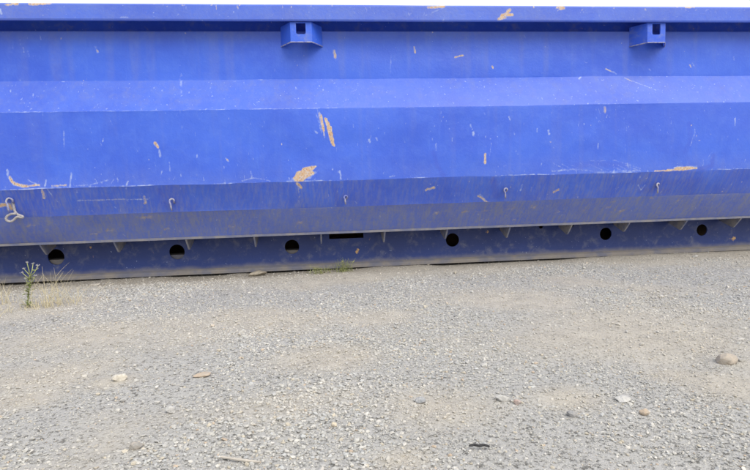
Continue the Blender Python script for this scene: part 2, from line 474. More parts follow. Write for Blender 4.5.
def wear_main(W):
    X, Z = W.X, W.Z
    t = (p_main[1] - Z) / (p_main[1] - p_fold[1])
    W.w[..., 2] = 0.05 + 0.14 * sstep(.62, 1.0, t) * fbm(X * 4, Z * 8, 41) + 0.05 * sstep(.6, .8, vstreak(X, Z, 18, 1.5, 42))
    W.w2[..., 1] = 0.35 * sstep(.52, .75, fbm(X * 0.9, Z * 1.8, 43))
    W.w2[..., 2] = 0.12 + .25 * sstep(.5, .75, fbm(X * 2, Z * 3, 48))
    fold_wear(W, p_fold[1], 401, .75, .014); fold_wear(W, p_main[1], 402, .5, .008)
    # two tan scrapes and the orange gouge
    bundle(W, [(319, 109), (322, 122), (325, 141)], 3.0, 3, 0, 1.0, 1, 1.8); bundle(W, [(326.5, 118), (330, 133), (333.5, 147)], 4.2, 5, 0, 1.05, 2, 2.0)
    bundle(W, [(317, 108), (325, 142)], 4, 3, 1, .9, 3)
    bundle(W, [(295, 181), (300, 174), (308, 169), (317, 166.5)], 7, 7, 0, 1.05, 4, 3.0); bundle(W, [(297, 181), (306, 175), (314, 172)], 6, 5, 0, 1.0, 5, 3.0)
    W.stroke([(288, 181), (298, 177)], 5, 1, .9); W.stroke([(308, 178), (318, 170)], 3.5, 1, .8)
    # curved tan-white scrape on the left
    W.stroke([(7, 170), (9, 178), (14, 184), (24, 186)], 3.0, 1, .95); bundle(W, [(8, 174), (13, 183), (25, 186), (40, 185)], 2.6, 3, 0, .85, 9, 1.5)
    W.stroke([(28, 180), (40, 186)], 2.4, 1, .8); W.stroke([(46, 180), (45, 186)], 2.2, 1, .8); W.stroke([(52, 186), (66, 185)], 2.4, 0, .7)
    W.stroke([(71, 173), (70, 186)], 2.2, 1, .9); W.stroke([(64, 186), (90, 185), (108, 180)], 1.8, 1, .7)
    W.stroke([(64, 131), (64, 149)], 2.2, 1, .7); W.stroke([(127, 184), (128, 181)], 2.4, 1, .9)
    W.stroke([(155, 143), (158, 147)], 3.2, 0, .75); W.stroke([(159, 150), (160, 156)], 3, 1, .9); W.stroke([(169, 162), (170, 171)], 2, 1, .7)
    W.stroke([(226, 158), (228, 161)], 3, 1, .8); W.stroke([(227, 159), (228, 160)], 2, 0, .7)
    W.stroke([(251, 172), (252, 178)], 2.4, 1, .9); W.stroke([(242, 181), (254, 178), (270, 181)], 1.8, 1, .75)
    W.stroke([(225, 178), (225, 183)], 2, 1, .8); W.stroke([(315, 131), (317, 133)], 2.6, 1, .8)
    W.stroke([(340, 171), (341, 179)], 2.4, 1, .9); W.stroke([(369, 140), (370, 142)], 3, 1, .8); W.stroke([(376, 138), (377, 140)], 3, 1, .8)
    W.stroke([(485, 154), (485, 163)], 3, 0, .8); W.stroke([(484, 153), (485, 164)], 3.4, 1, .6)
    W.stroke([(491, 143), (489, 160)], 2, 1, .6); W.stroke([(473, 132), (474, 135)], 3.2, 1, .9); W.stroke([(470, 125), (472, 129)], 2.4, 1, .7)
    W.stroke([(436, 144), (436, 151)], 2.6, 1, .8); W.stroke([(548, 131), (549, 134)], 3, 1, .9)
    W.stroke([(433, 152), (438, 167), (444, 177)], 4.5, 1, .45, True)
    W.stroke([(390, 177), (394, 176)], 2.4, 1, .8); W.stroke([(501, 168), (506, 165)], 2.4, 1, .6)
    for a in range(9):
        x = 553 + a * 9; W.stroke([(x, 163 + (a % 3)), (x + 16, 171 + (a % 2))], 1.5, 1, .6)
    W.stroke([(552, 171), (575, 169), (600, 172), (640, 170)], 2.4, 1, .7)
    W.stroke([(590, 161), (615, 160), (640, 168)], 2, 1, .55); W.stroke([(575, 166), (600, 163), (625, 166)], 7, 1, .4, True)
    bundle(W, [(650, 171), (672, 170.3), (690, 168.8), (699, 169)], 1.6, 3, 0, .95, 6, 1.6); bundle(W, [(674, 169.6), (688, 168.2), (699, 168.2)], 3.4, 4, 0, .95, 7, 1.9); bundle(W, [(670, 168), (698, 167)], 3, 3, 1, .9, 8)
    W.stroke([(700, 169), (712, 166), (713, 156)], 5, 1, .6, True); W.stroke([(702, 166), (712, 152)], 1.6, 1, .6)
    W.stroke([(693, 120), (695, 132), (690, 146)], 2, 1, .55); W.stroke([(689, 125), (691, 140), (685, 152)], 7, 1, .4, True)
    W.stroke([(735, 119), (735, 126)], 2.2, 1, .8); W.stroke([(598, 144), (598, 149)], 2, 1, .8); W.stroke([(625, 144), (625, 154)], 1.6, 1, .7)
    W.stroke([(509, 117), (510, 120)], 2.6, 1, .9); W.stroke([(605, 107), (605, 113)], 2.6, 0, .6)
    for a in range(7):
        W.stroke([(560 + a * 17, 122 + (a * 7) % 11), (600 + a * 17, 150 + (a * 5) % 13)], 1.4, 1, .33)
    for a in range(5):
        W.stroke([(640 + a * 9, 128 + a * 3), (662 + a * 6, 150 + a * 2)], 7, 1, .25, True)
    random_flecks(W, 420, p_fold[1], p_main[1], 1, 45, 0.045, 0.25, (.3, .8), (.0015, .006))
    random_flecks(W, 60, p_fold[1], p_fold[1] + 0.1, 1, 46, 0.06, 0.5, (.4, .9))
    random_flecks(W, 25, p_fold[1], p_main[1], 0, 47, 0.015, 0.8, (.5, .8), (.002, .005))

def wear_lower(W):
    X, Z = W.X, W.Z
    t = (p_fold[1] - Z) / (p_fold[1] - p_dirt[1])
    comb = .5 * vstreak(X, Z, 120, 8, 61, 0.05) + .5 * vstreak(X, Z, 90, 16, 67, -.3)
    patch = fbm(X * 1.6, Z * 2, 62)
    W.w[..., 2] = 0.10 + 0.26 * sstep(.36, .68, comb) * (0.25 + patch) + 0.10 * sstep(.5, 1, t) * patch
    W.w2[..., 1] = 0.45 * sstep(.45, .75, fbm(X * 3, Z * 3, 63)) + .15 * sstep(.5, .68, vstreak(X, Z, 95, 7, 68, .1))
    W.w2[..., 2] = 0.1
    W.stroke([(0, 205), (9, 204), (11, 208)], 4.5, 0, .8); W.stroke([(42, 188), (44, 198)], 3, 0, .6); W.stroke([(45, 187), (58, 202)], 1.6, 1, .7)
    for a in range(15): W.stroke([(78 + a * 4.8, 200.4 - a * .08), (80.6 + a * 4.8, 200.3 - a * .08)], 2.0, 1, .75)
    W.stroke([(78, 200.4), (148, 199)], 1.7, 0, .42); W.stroke([(144, 197), (145, 203)], 3.4, 0, .65)
    W.stroke([(297, 183), (301, 187)], 3.4, 0, .8); W.stroke([(299, 186), (299, 203)], 2, 0, .4)
    W.stroke([(426, 190), (434, 188)], 3, 0, .75); W.stroke([(426, 190), (434, 188)], 3.4, 1, .7)
    W.stroke([(478, 196), (482, 198), (487, 202)], 2.6, 0, .7); W.stroke([(479, 194), (490, 203)], 3, 1, .6)
    W.stroke([(522, 185), (521, 190)], 3, 1, .8); W.stroke([(554, 192), (558, 190)], 3.6, 0, .7)
    W.stroke([(638, 185), (641, 190), (645, 185)], 2, 1, .8); W.stroke([(638, 174), (640, 177)], 2.4, 1, .7)
    W.stroke([(625, 181), (660, 183), (700, 180)], 8, 1, .5, True); W.stroke([(640, 190), (668, 192)], 7, 1, .7, True)
    W.stroke([(493, 180), (496, 196)], 7, 1, .7, True); W.stroke([(60, 195), (20, 208), (50, 213)], 6, 1, .6, True)
    W.stroke([(160, 190), (166, 206)], 5, 1, .7, True); W.stroke([(336, 190), (338, 206)], 5, 1, .6, True)
    random_flecks(W, 90, p_dirt[1], p_fold[1], 1, 65, 0.05, 0.4, (.3, .7)); random_flecks(W, 40, p_dirt[1], p_fold[1], 0, 66, 0.02, .8, (.45, .7))

def wear_bottom(W):
    X, Z = W.X, W.Z
    comb = .5 * vstreak(X, Z, 110, 8, 71, 0.05) + .5 * vstreak(X, Z, 85, 18, 77, -.35)
    patch = fbm(X * 1.3, Z * 3, 72)
    W.w[..., 2] = 0.42 + 0.26 * sstep(.35, .7, comb) * (0.4 + patch) 
    W.w2[..., 0] = 0.30 * sstep(.60, .82, fbm(X * 7, Z * 16, 73)) + 0.05
    r = np.random.default_rng(74)
    for px, py, l in ((95, 234, 9), (110, 231, 8), (169, 229, 8), (143, 218, 5), (150, 217, 4), (200, 226, 7), (231, 227, 9), (252, 225, 12),
                      (300, 222, 5), (436, 213, 6), (410, 212, 6), (475, 211.5, 26), (511, 209, 7), (533, 207, 6), (485, 220, 8), (560, 212, 9),
                      (608, 208, 5), (618, 211, 12), (652, 199, 7), (681, 200, 7), (33, 225, 10), (277, 207.5, 4), (515, 219, 4), (590, 203, 6)):
        W.stroke([(px - l / 2, py + 1), (px - l / 6, py - 1.2), (px + l / 6, py + .8), (px + l / 2, py - 1.2)], 3.4, 0, .46, True)
        W.stroke([(px - l / 3, py + .3), (px + l / 4, py - .3)], 1.5, 0, .40)
    random_flecks(W, 90, p_edge[1], p_dirt[1], 0, 75, 0.03, 1.3, (.35, .6))

Z_SHELF = zat(31.4, Y_UP)
sheet('upper_panel', 'upper', (p_top[0], Z_SHELF), p_slope, 76, wear_upper, 'dull upper strip of blue sheet below the top rim')
sheet('sloped_panel', 'slope', p_slope, p_main, 42, wear_slope, 'paler sloping strip of blue sheet speckled with chips')
sheet('middle_panel', 'main', p_main, p_fold, 92, wear_main, 'broad bright blue sheet with orange scrapes', dent=1.0)
sheet('lower_panel', 'lower', p_fold, p_dirt, 40, wear_lower, 'darker blue strip slanting inwards with fine dirt streaks')
sheet('bottom_panel', 'bottom', p_dirt, p_edge, 40, wear_bottom, 'lowest slanting strip greyed by dust and mud')

# lip along the lower edge, floor plate above the skid
v, f = prism([(p_edge[0] - 0.004, p_edge[1]), (p_edge[0] - 0.004, p_lip[1]), (p_edge[0] + 0.02, p_lip[1] - 0.0), (p_edge[0] + 0.02, p_edge[1])], X0, X1)
part('edge_strip', mesh('edge_strip', v, f), plain('dust_caked_edge', (C(.24, .23, .24), C(.15, .165, .25)), 12, .95, .25))
me = box_data(X0 + .02, X1 - .02, Y_EDGE + 0.022, YB - 0.28, Z_EDGE + 0.002, Z_EDGE + 0.014)
part('floor_plate', me, mat_inner)

# top rim: a hollow square tube with wear of its own
def wear_rim(W):
    X, Z = W.X, W.Z
    W.w[..., 2] = 0.10 + 0.22 * fbm(X * 2.5, Z * 6, 81)
    W.w2[..., 2] = 0.22; W.w2[..., 1] = 0
    W.w[..., 1] = 0.24 * sstep(.5, .75, vstreak(X, Z, 25, 2.5, 82))
    for px, py, l in ((436, 6.5, 16), (507, 15, 10), (502, 18, 6), (690, 6.8, 8), (560, 7, 6), (40, 3.5, 20), (12, 4, 10), (562, 8, 4)):
        W.stroke([(px - l / 2, py + .4), (px + l / 2, py - .6)], 3.4, 0, .8)
    W.stroke([(499, 19), (510, 10)], 3.8, 0, .8); W.stroke([(426, 15), (444, 7)], 2, 1, .6)
    W.stroke([(0, 9), (1.5, 14)], 2.4, 1, .9); W.stroke([(183, 5), (184, 14)], 2, 1, .6); W.stroke([(186, 6), (187, 13)], 2, 1, .6)
    W.stroke([(598, 8), (599, 16)], 1.8, 1, .6); W.stroke([(602, 8), (603, 15)], 1.8, 1, .5)
    W.stroke([(120, 17), (128, 17)], 2, 1, .7)
    for a in range(9): W.stroke([(350 + a * 4, 7), (351 + a * 4, 12 + a % 4)], 1.3, 1, .5)
    random_flecks(W, 120, Z_RIM0, Z_RIM1, 1, 83, 0.03, .6, (.3, .8)); random_flecks(W, 34, Z_RIM1 - .03, Z_RIM1, 0, 84, 0.03, 1.5, (.5, .8))
def strip0(name, pts, x0=X0, x1=X1):
    v = []; f = []
    for i, p in enumerate(pts):
        v += [(x0, p[0], p[1]), (x1, p[0], p[1])]
        if i: f.append((2 * i - 2, 2 * i - 1, 2 * i + 1, 2 * i))
    return mesh(name, v, f)
b = 0.012
prof = [(Y_RIM + b, Z_RIM1), (Y_RIM + b * .3, Z_RIM1 - b * .3), (Y_RIM, Z_RIM1 - b)] + \
       [(Y_RIM, Z_RIM1 - b - k * (Z_RIM1 - Z_RIM0 - 2 * b) / 16) for k in range(1, 17)] + \
       [(Y_RIM + b * .3, Z_RIM0 + b * .3), (Y_RIM + b, Z_RIM0), (Y_RIM + b * 1.6, Z_RIM0 + .004), (Y_RIM + b * 1.6, Z_RIM1 - .014), (Y_UP + 0.083, Z_RIM1 - .014), (Y_UP + 0.083, Z_RIM1), (Y_RIM + b, Z_RIM1)]
pa = np.array(prof)
X, Yg = np.meshgrid(xs, pa[:, 0]); _, Zg = np.meshgrid(xs, pa[:, 1])
W = Wear('rim', X, Zg); wear_rim(W)
wob = (fbm(xs * 1.1, xs * 0, 91, 3) - .5) * 0.012
V = np.stack([X, Yg + wob[None, :] * .4, Zg + wob[None, :] * .5], -1).reshape(-1, 3)
me = mesh_np('top_rim', V, grid_faces(len(xs), len(prof))[:, ::-1], False, W.w.reshape(-1, 3))
a = me.attributes.new('wear2', 'FLOAT_COLOR', 'POINT'); c = np.ones((len(V), 4), np.float32); c[:, :3] = W.w2.reshape(-1, 3)
a.data.foreach_set('color', c.ravel())
part('top_rim', me, mat_paint, None, 'square blue rim along the top edge')

part('rim_recess', strip0('rim_recess', [(Y_UP + .001, Z_SHELF - .001), (Y_UP + .008, Z_SHELF + .003), (Y_UP + .075, Z_SHELF + .003), (Y_UP + .075, Z_RIM1 - .016)]), mat_trim, None, 'dark hollow under the top rim')
# inner skin of the near side, far side wall, end walls
def strip(name, pts, mat, x0=X0, x1=X1):
    v = []; f = []
    for i, p in enumerate(pts):
        v += [(x0, p[0], p[1]), (x1, p[0], p[1])]
        if i: f.append((2 * i - 2, 2 * i - 1, 2 * i + 1, 2 * i))
    return mesh(name, v, f)
inner = [(p_top[0] + .082, Z_RIM1 - .02), (p_top[0] + .082, Z_SHELF - .004), (p_top[0] + .006, Z_SHELF - .004), (p_slope[0] + .006, p_slope[1]), (p_main[0] + .03, p_main[1] - .01), (p_fold[0] + .03, p_fold[1] + .01), (p_dirt[0] + .03, p_dirt[1] + .02), (p_edge[0] + .03, p_edge[1] + .014)]
part('inner_lining', strip('inner_lining', inner, mat_inner), mat_inner)
mir = lambda p: (Y_MAIN + YB - p[0], p[1])
loop = [p_top, p_slope, p_main, p_fold, p_dirt, p_edge]
far = [mir(p) for p in loop] + [(mir(p)[0] - .03, p[1]) for p in reversed(loop)]
v, f = prism(far, X0, X1); part('far_side_wall', mesh('far_side_wall', v, f), mat_trim)
part('top_rim', box_data(X0, X1, mir((Y_UP + .06, 0))[0], mir((Y_RIM, 0))[0], Z_RIM0 + .001, Z_RIM1, .012), mat_trim)
sec = [(p[0] + .032, p[1]) for p in loop] + [mir((p[0] + .032, p[1])) for p in reversed(loop)]
for xa, xb in ((X0 + .004, X0 + .05), (X1 - .05, X1 - .004)):
    v, f = prism(sec, xa, xb); part('end_wall', mesh('end_wall', v, f), mat_trim)
    part('end_rim', box_data(xa - .05, xb + .05, Y_UP + .062, mir((Y_UP + .062, 0))[0], Z_RIM0, Z_RIM1 - .004, .012), mat_trim)
    part('inner_end_lining', box_data(min(xa, xb) + (.05 if xa < 0 else -.012), (xb + .012 if xa < 0 else xa - .002), Y_UP + .07, mir((Y_UP + .07, 0))[0], Z_EDGE + .05, Z_RIM0 - .02), mat_inner)

# ------------------------------------------------------------------ lifting brackets under the rim
def bracket(pxc):
    yf = Y_UP - 0.118
    xl, _, zt = on_depth(pxc[0], 24, yf); xr = on_depth(pxc[1], 24, yf)[0]
    zt = Z_RIM0 - 0.001
    zb = on_depth((pxc[0] + pxc[1]) / 2, pxc[4], yf)[2]
    fl = 0.074; yb = Y_UP - 0.001; th = 0.011
    sx0 = on_depth(pxc[2], 24, yf)[0]; sx1 = on_depth(pxc[3], 24, yf)[0]
    zs = on_depth(pxc[2], pxc[5], yf)[2]
    # front plate with its slot: U-shaped outline with rounded slot bottom
    rr = 0.012
    arc = lambda cx, cz, a0, a1: [(cx + rr * math.cos(a0 + (a1 - a0) * k / 4), cz + rr * math.sin(a0 + (a1 - a0) * k / 4)) for k in range(5)]
    zc = zt - .006
    slot = [(sx0, zc)] + arc(sx0 + rr, zs + rr, math.pi, 1.5 * math.pi) + arc(sx1 - rr, zs + rr, 1.5 * math.pi, 2 * math.pi) + [(sx1, zc)]
    outl = [(xl, zt)] + [(sx0 - .0, zt)] + [(sx1 + .0, zt)] + [(xr, zt), (xr, zb), (xl, zb)]
    import bmesh
    bm = bmesh.new()
    def poly(pl): return bm.faces.new([bm.verts.new((x, yf, z)) for x, z in pl])
    n2 = len(slot) // 2
    poly([(xl, zt), (xl, zc), (sx0, zc), (sx1, zc), (xr, zc), (xr, zt)])
    mid_ = (sx0 + sx1) / 2
    poly([(xl, zc), (xl, zb), (mid_, zb), (mid_, zs)] + slot[:n2][::-1])
    poly([(xr, zb), (xr, zc)] + slot[n2:][::-1] + [(mid_, zs), (mid_, zb)])
    bmesh.ops.remove_doubles(bm, verts=bm.verts, dist=1e-5)
    ex = bmesh.ops.extrude_face_region(bm, geom=list(bm.faces))
    for q in ex['geom']:
        if isinstance(q, bmesh.types.BMVert): q.co.y += th
    bmesh.ops.triangulate(bm, faces=[q for q in bm.faces if len(q.verts) > 4])
    bmesh.ops.recalc_face_normals(bm, faces=bm.faces)
    me = bpy.data.meshes.new('lifting_bracket'); bm.to_mesh(me); bm.free()
    fo = part('lifting_bracket', me, mat_trim, None, 'slotted blue bracket with flared cheeks under the rim')
    for s, x in ((-1, xl), (1, xr)):
        xo = x + s * fl
        poly = [(x, yf + .0005), (xo, yb), (xo - s * th * 1.2, yb), (x - s * th, yf + th + .0005)]
        v = [(a_, b_, zt + (.0)) for a_, b_ in poly] + [(a_, b_, zb) for a_, b_ in poly]
        f = [(0, 1, 2, 3), (7, 6, 5, 4)] + [(i, i + 4, (i + 1) % 4 + 4, (i + 1) % 4) for i in range(4)]
        if s < 0: f = [tuple(reversed(q)) for q in f]
        part('cheek', mesh('cheek', v, f), mat_trim, fo)
        # worn bright weld along the lower edge
        vv, ff = tube([(x, yf + .002, zb), (xo, yb, zb)], 0.0042, 6)
        part('weld_bead', mesh('weld_bead', vv, ff), mat_hook, fo)
    vv, ff = tube([(xl, yf, zb), (xr, yf, zb)], 0.0038, 6)
    part('weld_bead', mesh('weld_bead', vv, ff), mat_hook, fo)
bracket((290.0, 311.5, 295.8, 305.4, 42.0, 34.0))
bracket((647.5, 665.5, 652.5, 660.5, 42.5, 34.5))

# ------------------------------------------------------------------ skid: side plate with holes, flange, gussets
Z_FL = on_depth(XC, 263.5, Y_BASE)[2]              # where the flange starts
Z_BT = Z_EDGE - 0.001
holes = []
for px, py, r in ((56, 257, 7.6), (177, 252, 7.3), (292, 246.8, 7.1), (452.5, 240, 6.9), (605.8, 233.8, 6.6), (702, 230, 6.2)):
    q = on_depth(px, py, Y_BASE); rad = r * (Y_BASE / F_PX)
    holes.append((q[0], q[2], [(q[0] + rad * math.cos(2 * math.pi * k / 28), q[2] + rad * math.sin(2 * math.pi * k / 28)) for k in range(28)]))
for px, py, r in ((541, 226.5, 2.2), (571.8, 225.5, 1.9)):
    q = on_depth(px, py, Y_BASE); rad = r * (Y_BASE / F_PX)
    holes.append((q[0], q[2], [(q[0] + rad * math.cos(2 * math.pi * k / 12), q[2] + rad * math.sin(2 * math.pi * k / 12)) for k in range(12)]))
qa, qb = on_depth(329, 233.2, Y_BASE), on_depth(363.5, 237.6, Y_BASE)
cx_, cz_ = (qa[0] + qb[0]) / 2, (qa[2] + qb[2]) / 2 - .004
hw, hh = (qb[0] - qa[0]) / 2, 0.021
holes.append((cx_, cz_, [(cx_ + hw, cz_), (cx_ + hw, cz_ + hh), (cx_, cz_ + hh), (cx_ - hw, cz_ + hh), (cx_ - hw, cz_), (cx_ - hw, cz_ - hh), (cx_, cz_ - hh), (cx_ + hw, cz_ - hh)]))
# mirrored pattern on the right, outside the picture
q6 = on_depth(702, 230, Y_BASE)
holes.sort()
zlo = 0.022; ztop = Z_BT
bounds = [X0 + .03] + [(holes[i][0] + holes[i + 1][0]) / 2 for i in range(len(holes) - 1)] + [X1 - .03]
V = []; Fc = []
def ray_rect(cx, cz, a, x0, x1, z0, z1):
    dx, dz = math.cos(a), math.sin(a); ts = []
    if dx > 1e-9: ts.append((x1 - cx) / dx)
    if dx < -1e-9: ts.append((x0 - cx) / dx)
    if dz > 1e-9: ts.append((z1 - cz) / dz)
    if dz < -1e-9: ts.append((z0 - cz) / dz)
    t = min(ts); return cx + t * dx, cz + t * dz
TH = 0.012
for i, (cx, cz, lp) in enumerate(holes):
    x0, x1 = bounds[i], bounds[i + 1]
    zt_ = max(ztop, max(p[1] for p in lp) + .004)
    angs = [(math.atan2(p[1] - cz, p[0] - cx), p) for p in lp]
    items = [(a_, p, None) for a_, p in angs]
    for cxx, czz in ((x0, zlo), (x1, zlo), (x1, zt_), (x0, zt_)):
        a_ = math.atan2(czz - cz, cxx - cx)
        # inner point on the loop polygon at that angle
        sa = sorted(angs); k = 0
        best = None
        for j in range(len(sa)):
            a1, q1 = sa[j]; a2, q2 = sa[(j + 1) % len(sa)]
            aa = a_; a2b = a2
            if a2b <= a1: a2b += 2 * math.pi
            if aa < a1: aa += 2 * math.pi
            if a1 <= aa <= a2b:
                # intersect ray with segment
                dx, dz = math.cos(a_), math.sin(a_); ex, ez = q2[0] - q1[0], q2[1] - q1[1]
                den = dx * ez - dz * ex
                t = ((q1[0] - cx) * ez - (q1[1] - cz) * ex) / den
                best = (cx + t * dx, cz + t * dz)
        items.append((a_, best, (cxx, czz)))
    items.sort(key=lambda q: q[0])
    n = len(items); base = len(V)
    for a_, pin, pout in items:
        po = pout or ray_rect(cx, cz, a_, x0, x1, zlo, zt_)
        V += [(pin[0], Y_BASE, pin[1]), (po[0], Y_BASE, po[1]), (pin[0], Y_BASE + TH, pin[1]), (po[0], Y_BASE + TH, po[1])]
    for k in range(n):
        k2 = (k + 1) % n; p, q = base + 4 * k, base + 4 * k2
        Fc += [(p, p + 1, q + 1, q), (p + 2, q + 2, q + 3, p + 3), (p, q, q + 2, p + 2)]
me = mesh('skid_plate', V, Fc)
part('skid_plate', me, mat_skid, None, 'dusty base plate with round holes, overhang shade painted in')
# bottom flange, slightly uneven and caked in dust
v, f = prism([(D_BASE, 0.020), (D_BASE, 0.040), (D_BASE + .008, .048), (Y_BASE - .0005, 0.060), (Y_BASE - .0005, 0.0215)], X0 + .03, X1 - .03)
mat_flange = plain('dust_caked_flange', (C(.24, .22, .20), C(.15, .155, .20)), 7, .95, .3)
part('bottom_flange', mesh('bottom_flange', v, f), mat_flange, None, 'dust-caked flange along the foot of the base')
part('inner_ledge', box_data(X0 + .05, .1, Y_BASE + .02, Y_BASE + .16, .03, holes[0][1] - .024), mat_flange)
# inner web and cross members that can be guessed through the holes
part('skid_plate', box_data(X0 + .03, X1 - .03, mir((Y_BASE + TH, 0))[0], mir((Y_BASE, 0))[0], 0.022, Z_BT), mat_dusty_shaded)
gx = []
for px, py in ((40, 242), (114, 240.5), (186, 238), (254, 235.2), (321, 232.8), (384.8, 230.8), (447.3, 227.5), (510, 225.2), (571.8, 223), (629.5, 220.5), (687, 218), (741, 216)):
    gx.append(on_depth(px, py, Y_EDGE + .012)[0])
print('gusset spacing', np.round(np.diff(gx), 3))
sp = float(np.mean(np.diff(gx)))
gx = [gx[0] - sp] + gx + [gx[-1] + sp]
for x in gx:
    j = random.uniform(-.006, .006)
    dz = 0.086 + random.uniform(-.006, .006)
    poly = [(Y_EDGE + .008, Z_EDGE - .0005), (Y_EDGE + .014, Z_EDGE - .012), (Y_EDGE + .085, Z_EDGE - dz), (Y_EDGE + .098, Z_EDGE - dz - .003), (Y_BASE - .001, Z_EDGE - dz * .42), (Y_BASE - .001, Z_EDGE - .0005)]
    v, f = prism(poly, x - .006, x + .006)
    part('gusset', mesh('gusset', v, f), mat_gus if 'mat_gus' in globals() else globals().setdefault('mat_gus', plain('dusty_gusset_paint', (C(.27, .26, .27), C(.13, .15, .25)), 14, .9, .25)))
for x in gx:
    part('cross_member', box_data(x - .03, x + .03, Y_BASE + TH + .3, mir((Y_BASE + TH + .3, 0))[0], 0.12, Z_BT - .002), mat_inner)
for sgn in (Y_BASE + .75, mir((Y_BASE + .75, 0))[0]):
    part('skid_runner', box_data(X0 + .1, X1 - .1, sgn - .04, sgn + .04, 0.002, Z_BT - .003), mat_inner)

# ------------------------------------------------------------------ tarpaulin hooks on the lower panel
def hook(px, py, s=1.0, flip=1):
    x, y, z = on_plane(px, py, *PLANES['lower'])
    pts = []
    pts.append((x, y + .004, z))
    pts.append((x, y - .018, z + .008))
    for k in range(9):
        a = math.pi * (0.15 + 1.15 * k / 8)
        pts.append((x + flip * (.017 * math.cos(a) - .010) * s, y - .026 - .002 * k, z + .012 + .020 * math.sin(a) * s))
    e = pts[-1]
    pts.append((e[0] + flip * .002, e[1] + .004, e[2] - .03 * s)); pts.append((e[0] + flip * .006, e[1] + .010, e[2] - .055 * s))
    v, f = tube(pts, [.0065] * (len(pts) - 1) + [.005], 8)
    part('tarpaulin_hook', mesh('tarpaulin_hook', v, f, True), mat_hook, None, None)
hook(14, 203, 1.1); hook(174.5, 203, .9); hook(346.5, 199, .7); hook(505.5, 192, .85); hook(656.5, 187, .85)

# rope loop hanging from the leftmost hook: a thing of its own
q = on_plane(14, 214, *PLANES['lower']); qy = q[1] - .03
pts = []
def pr(px, py, dy=0): return tuple(on_depth(px, py, qy + dy))
for px, py, dy in ((13.5, 199.5, .01), (12.6, 202, -.012), (13.6, 206, -.006), (15, 212, .0), (17.5, 214.6, -.012), (23.0, 216.4, -.02), (22.8, 217.8, -.018), (17, 216.4, -.016),
                   (14, 220, -.012), (10.5, 221.7, -.012), (7, 220.8, -.015), (5.8, 218.4, -.018), (7.6, 215.6, -.02), (11, 214, -.018), (16, 213.6, -.022)):
    pts.append(pr(px, py, dy))
P = np.array(pts); tt = np.linspace(0, len(P) - 1, 60)
PS = np.stack([np.interp(tt, np.arange(len(P)), P[:, k]) for k in range(3)], 1)
for _ in range(2): PS[1:-1] = (PS[:-2] + 2 * PS[1:-1] + PS[2:]) / 4
v, f = tube(PS, .0085, 8)
o = link('rope_loop', mesh('rope_loop', v, f, True), mat_rope)
tag(o, 'pale grey knotted rope loop hanging from the leftmost hook', 'rope')

# ------------------------------------------------------------------ ground
def height(x, y):
    near = sstep(D_BASE + .0, D_BASE - .5, y)
    h = (fbm(x * 1.1, y * 1.1, 101, 4) - .5) * 0.045 + (fbm(x * 7, y * 7, 102, 3) - .5) * 0.014
    bank = sstep(D_BASE - .16, D_BASE - .01, y) * sstep(D_BASE + .25, D_BASE + .06, y) * sstep(.38, .66, fbm(x * 1.7, x * 0 + 4, 105, 4) + .12 * np.clip(x / 3, -1, 1))
    return bank * .017 + h * (0.25 + .75 * near) * np.clip(6 / (np.hypot(x, y) + 1), 0, 1)
def soil(x, y):
    """0 = clean grey crushed stone, 1 = sandy tan earth pressed between it"""
    t = sstep(.42, .66, fbm(x * 1.1 + 3, y * 1.5, 111, 5))
    wob = (fbm(x * 1.5, y * 1.5, 112, 3) - .5)
    t = np.maximum(t * .8, sstep(D_BASE - .6, D_BASE - .05, y + wob * .9) * .75 * sstep(X0 - 1.2, X0 - .2, x) * sstep(X1 + 1.2, X1 + .2, x) * sstep(YB + 1, YB, y))     # earthy strip by the container
    for px, py, r in TAN:
        g = on_ground(px, py); d = np.hypot((x - g[0]) / r, (y - g[1]) / (r * .8)) + wob * 1.4
        t = np.maximum(t, .9 * (1 - sstep(.15, 1.25, d)))
    return np.clip(t, 0, 1)
TAN = [(45, 375, .30), (100, 335, .5), (20, 400, .16), (110, 383, .12), (385, 315, .28), (570, 398, .14), (735, 385, .20), (640, 330, .6), (680, 375, .14),
       (440, 410, .22), (330, 360, .2), (250, 320, .4), (105, 450, .05), (400, 460, .1), (500, 300, .5)]

def geo(a, b, step, far):
    core = np.arange(a, b + 1e-6, step); out = []
    s = step; x = core[-1]
    while x < far: s *= 1.35; x += s; out.append(x)
    lo = []; s = step; x = core[0]
    while x > -far: s *= 1.35; x -= s; lo.append(x)
    return np.concatenate([lo[::-1], core, out])
gxs, gys = geo(-4.2, 5.0, .025, 900), geo(0.3, 5.2, .025, 900)
GX, GY = np.meshgrid(gxs, gys)
GZ = height(GX, GY)
V = np.stack([GX, GY, GZ], -1).reshape(-1, 3)
sl = soil(GX, GY).reshape(-1, 1)
foot = (sstep(D_BASE - .42, D_BASE - .10, GY + (fbm(GX * 2, GY * 3, 113) - .5) * .5) * (.35 + .65 * sstep(1.5, -1.5, GX))).reshape(-1, 1)  # mask for browner earth and painted contact shade along the container
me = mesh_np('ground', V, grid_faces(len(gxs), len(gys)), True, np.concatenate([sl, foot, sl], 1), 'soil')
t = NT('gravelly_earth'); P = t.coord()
_, S = t.attr('soil')
n1 = t.noise(P, 70, 5, .7); n2 = t.noise(P, 9, 5, .6); n3 = t.noise(P, 220, 3, .6)
g = t.mix(t.ramp(n1, .37, .52), C(.13, .126, .115), C(.43, .422, .40))
n4 = t.noise(P, 28, 4, .6)
g = t.mix(t.ramp(n4, .45, .7, 0, .5), g, C(.46, .45, .43))
s_ = t.mix(t.ramp(n2, .35, .65), C(.43, .39, .325), C(.50, .465, .40))
s_ = t.mix(t.ramp(n1, .34, .46, .7, 0), s_, C(.30, .27, .22))
s_ = t.mix(t.ramp(S[1], .1, .9, 0, .75), s_, C(.27, .235, .185))  # brown earth at the foot, darkened with contact shade in its colour
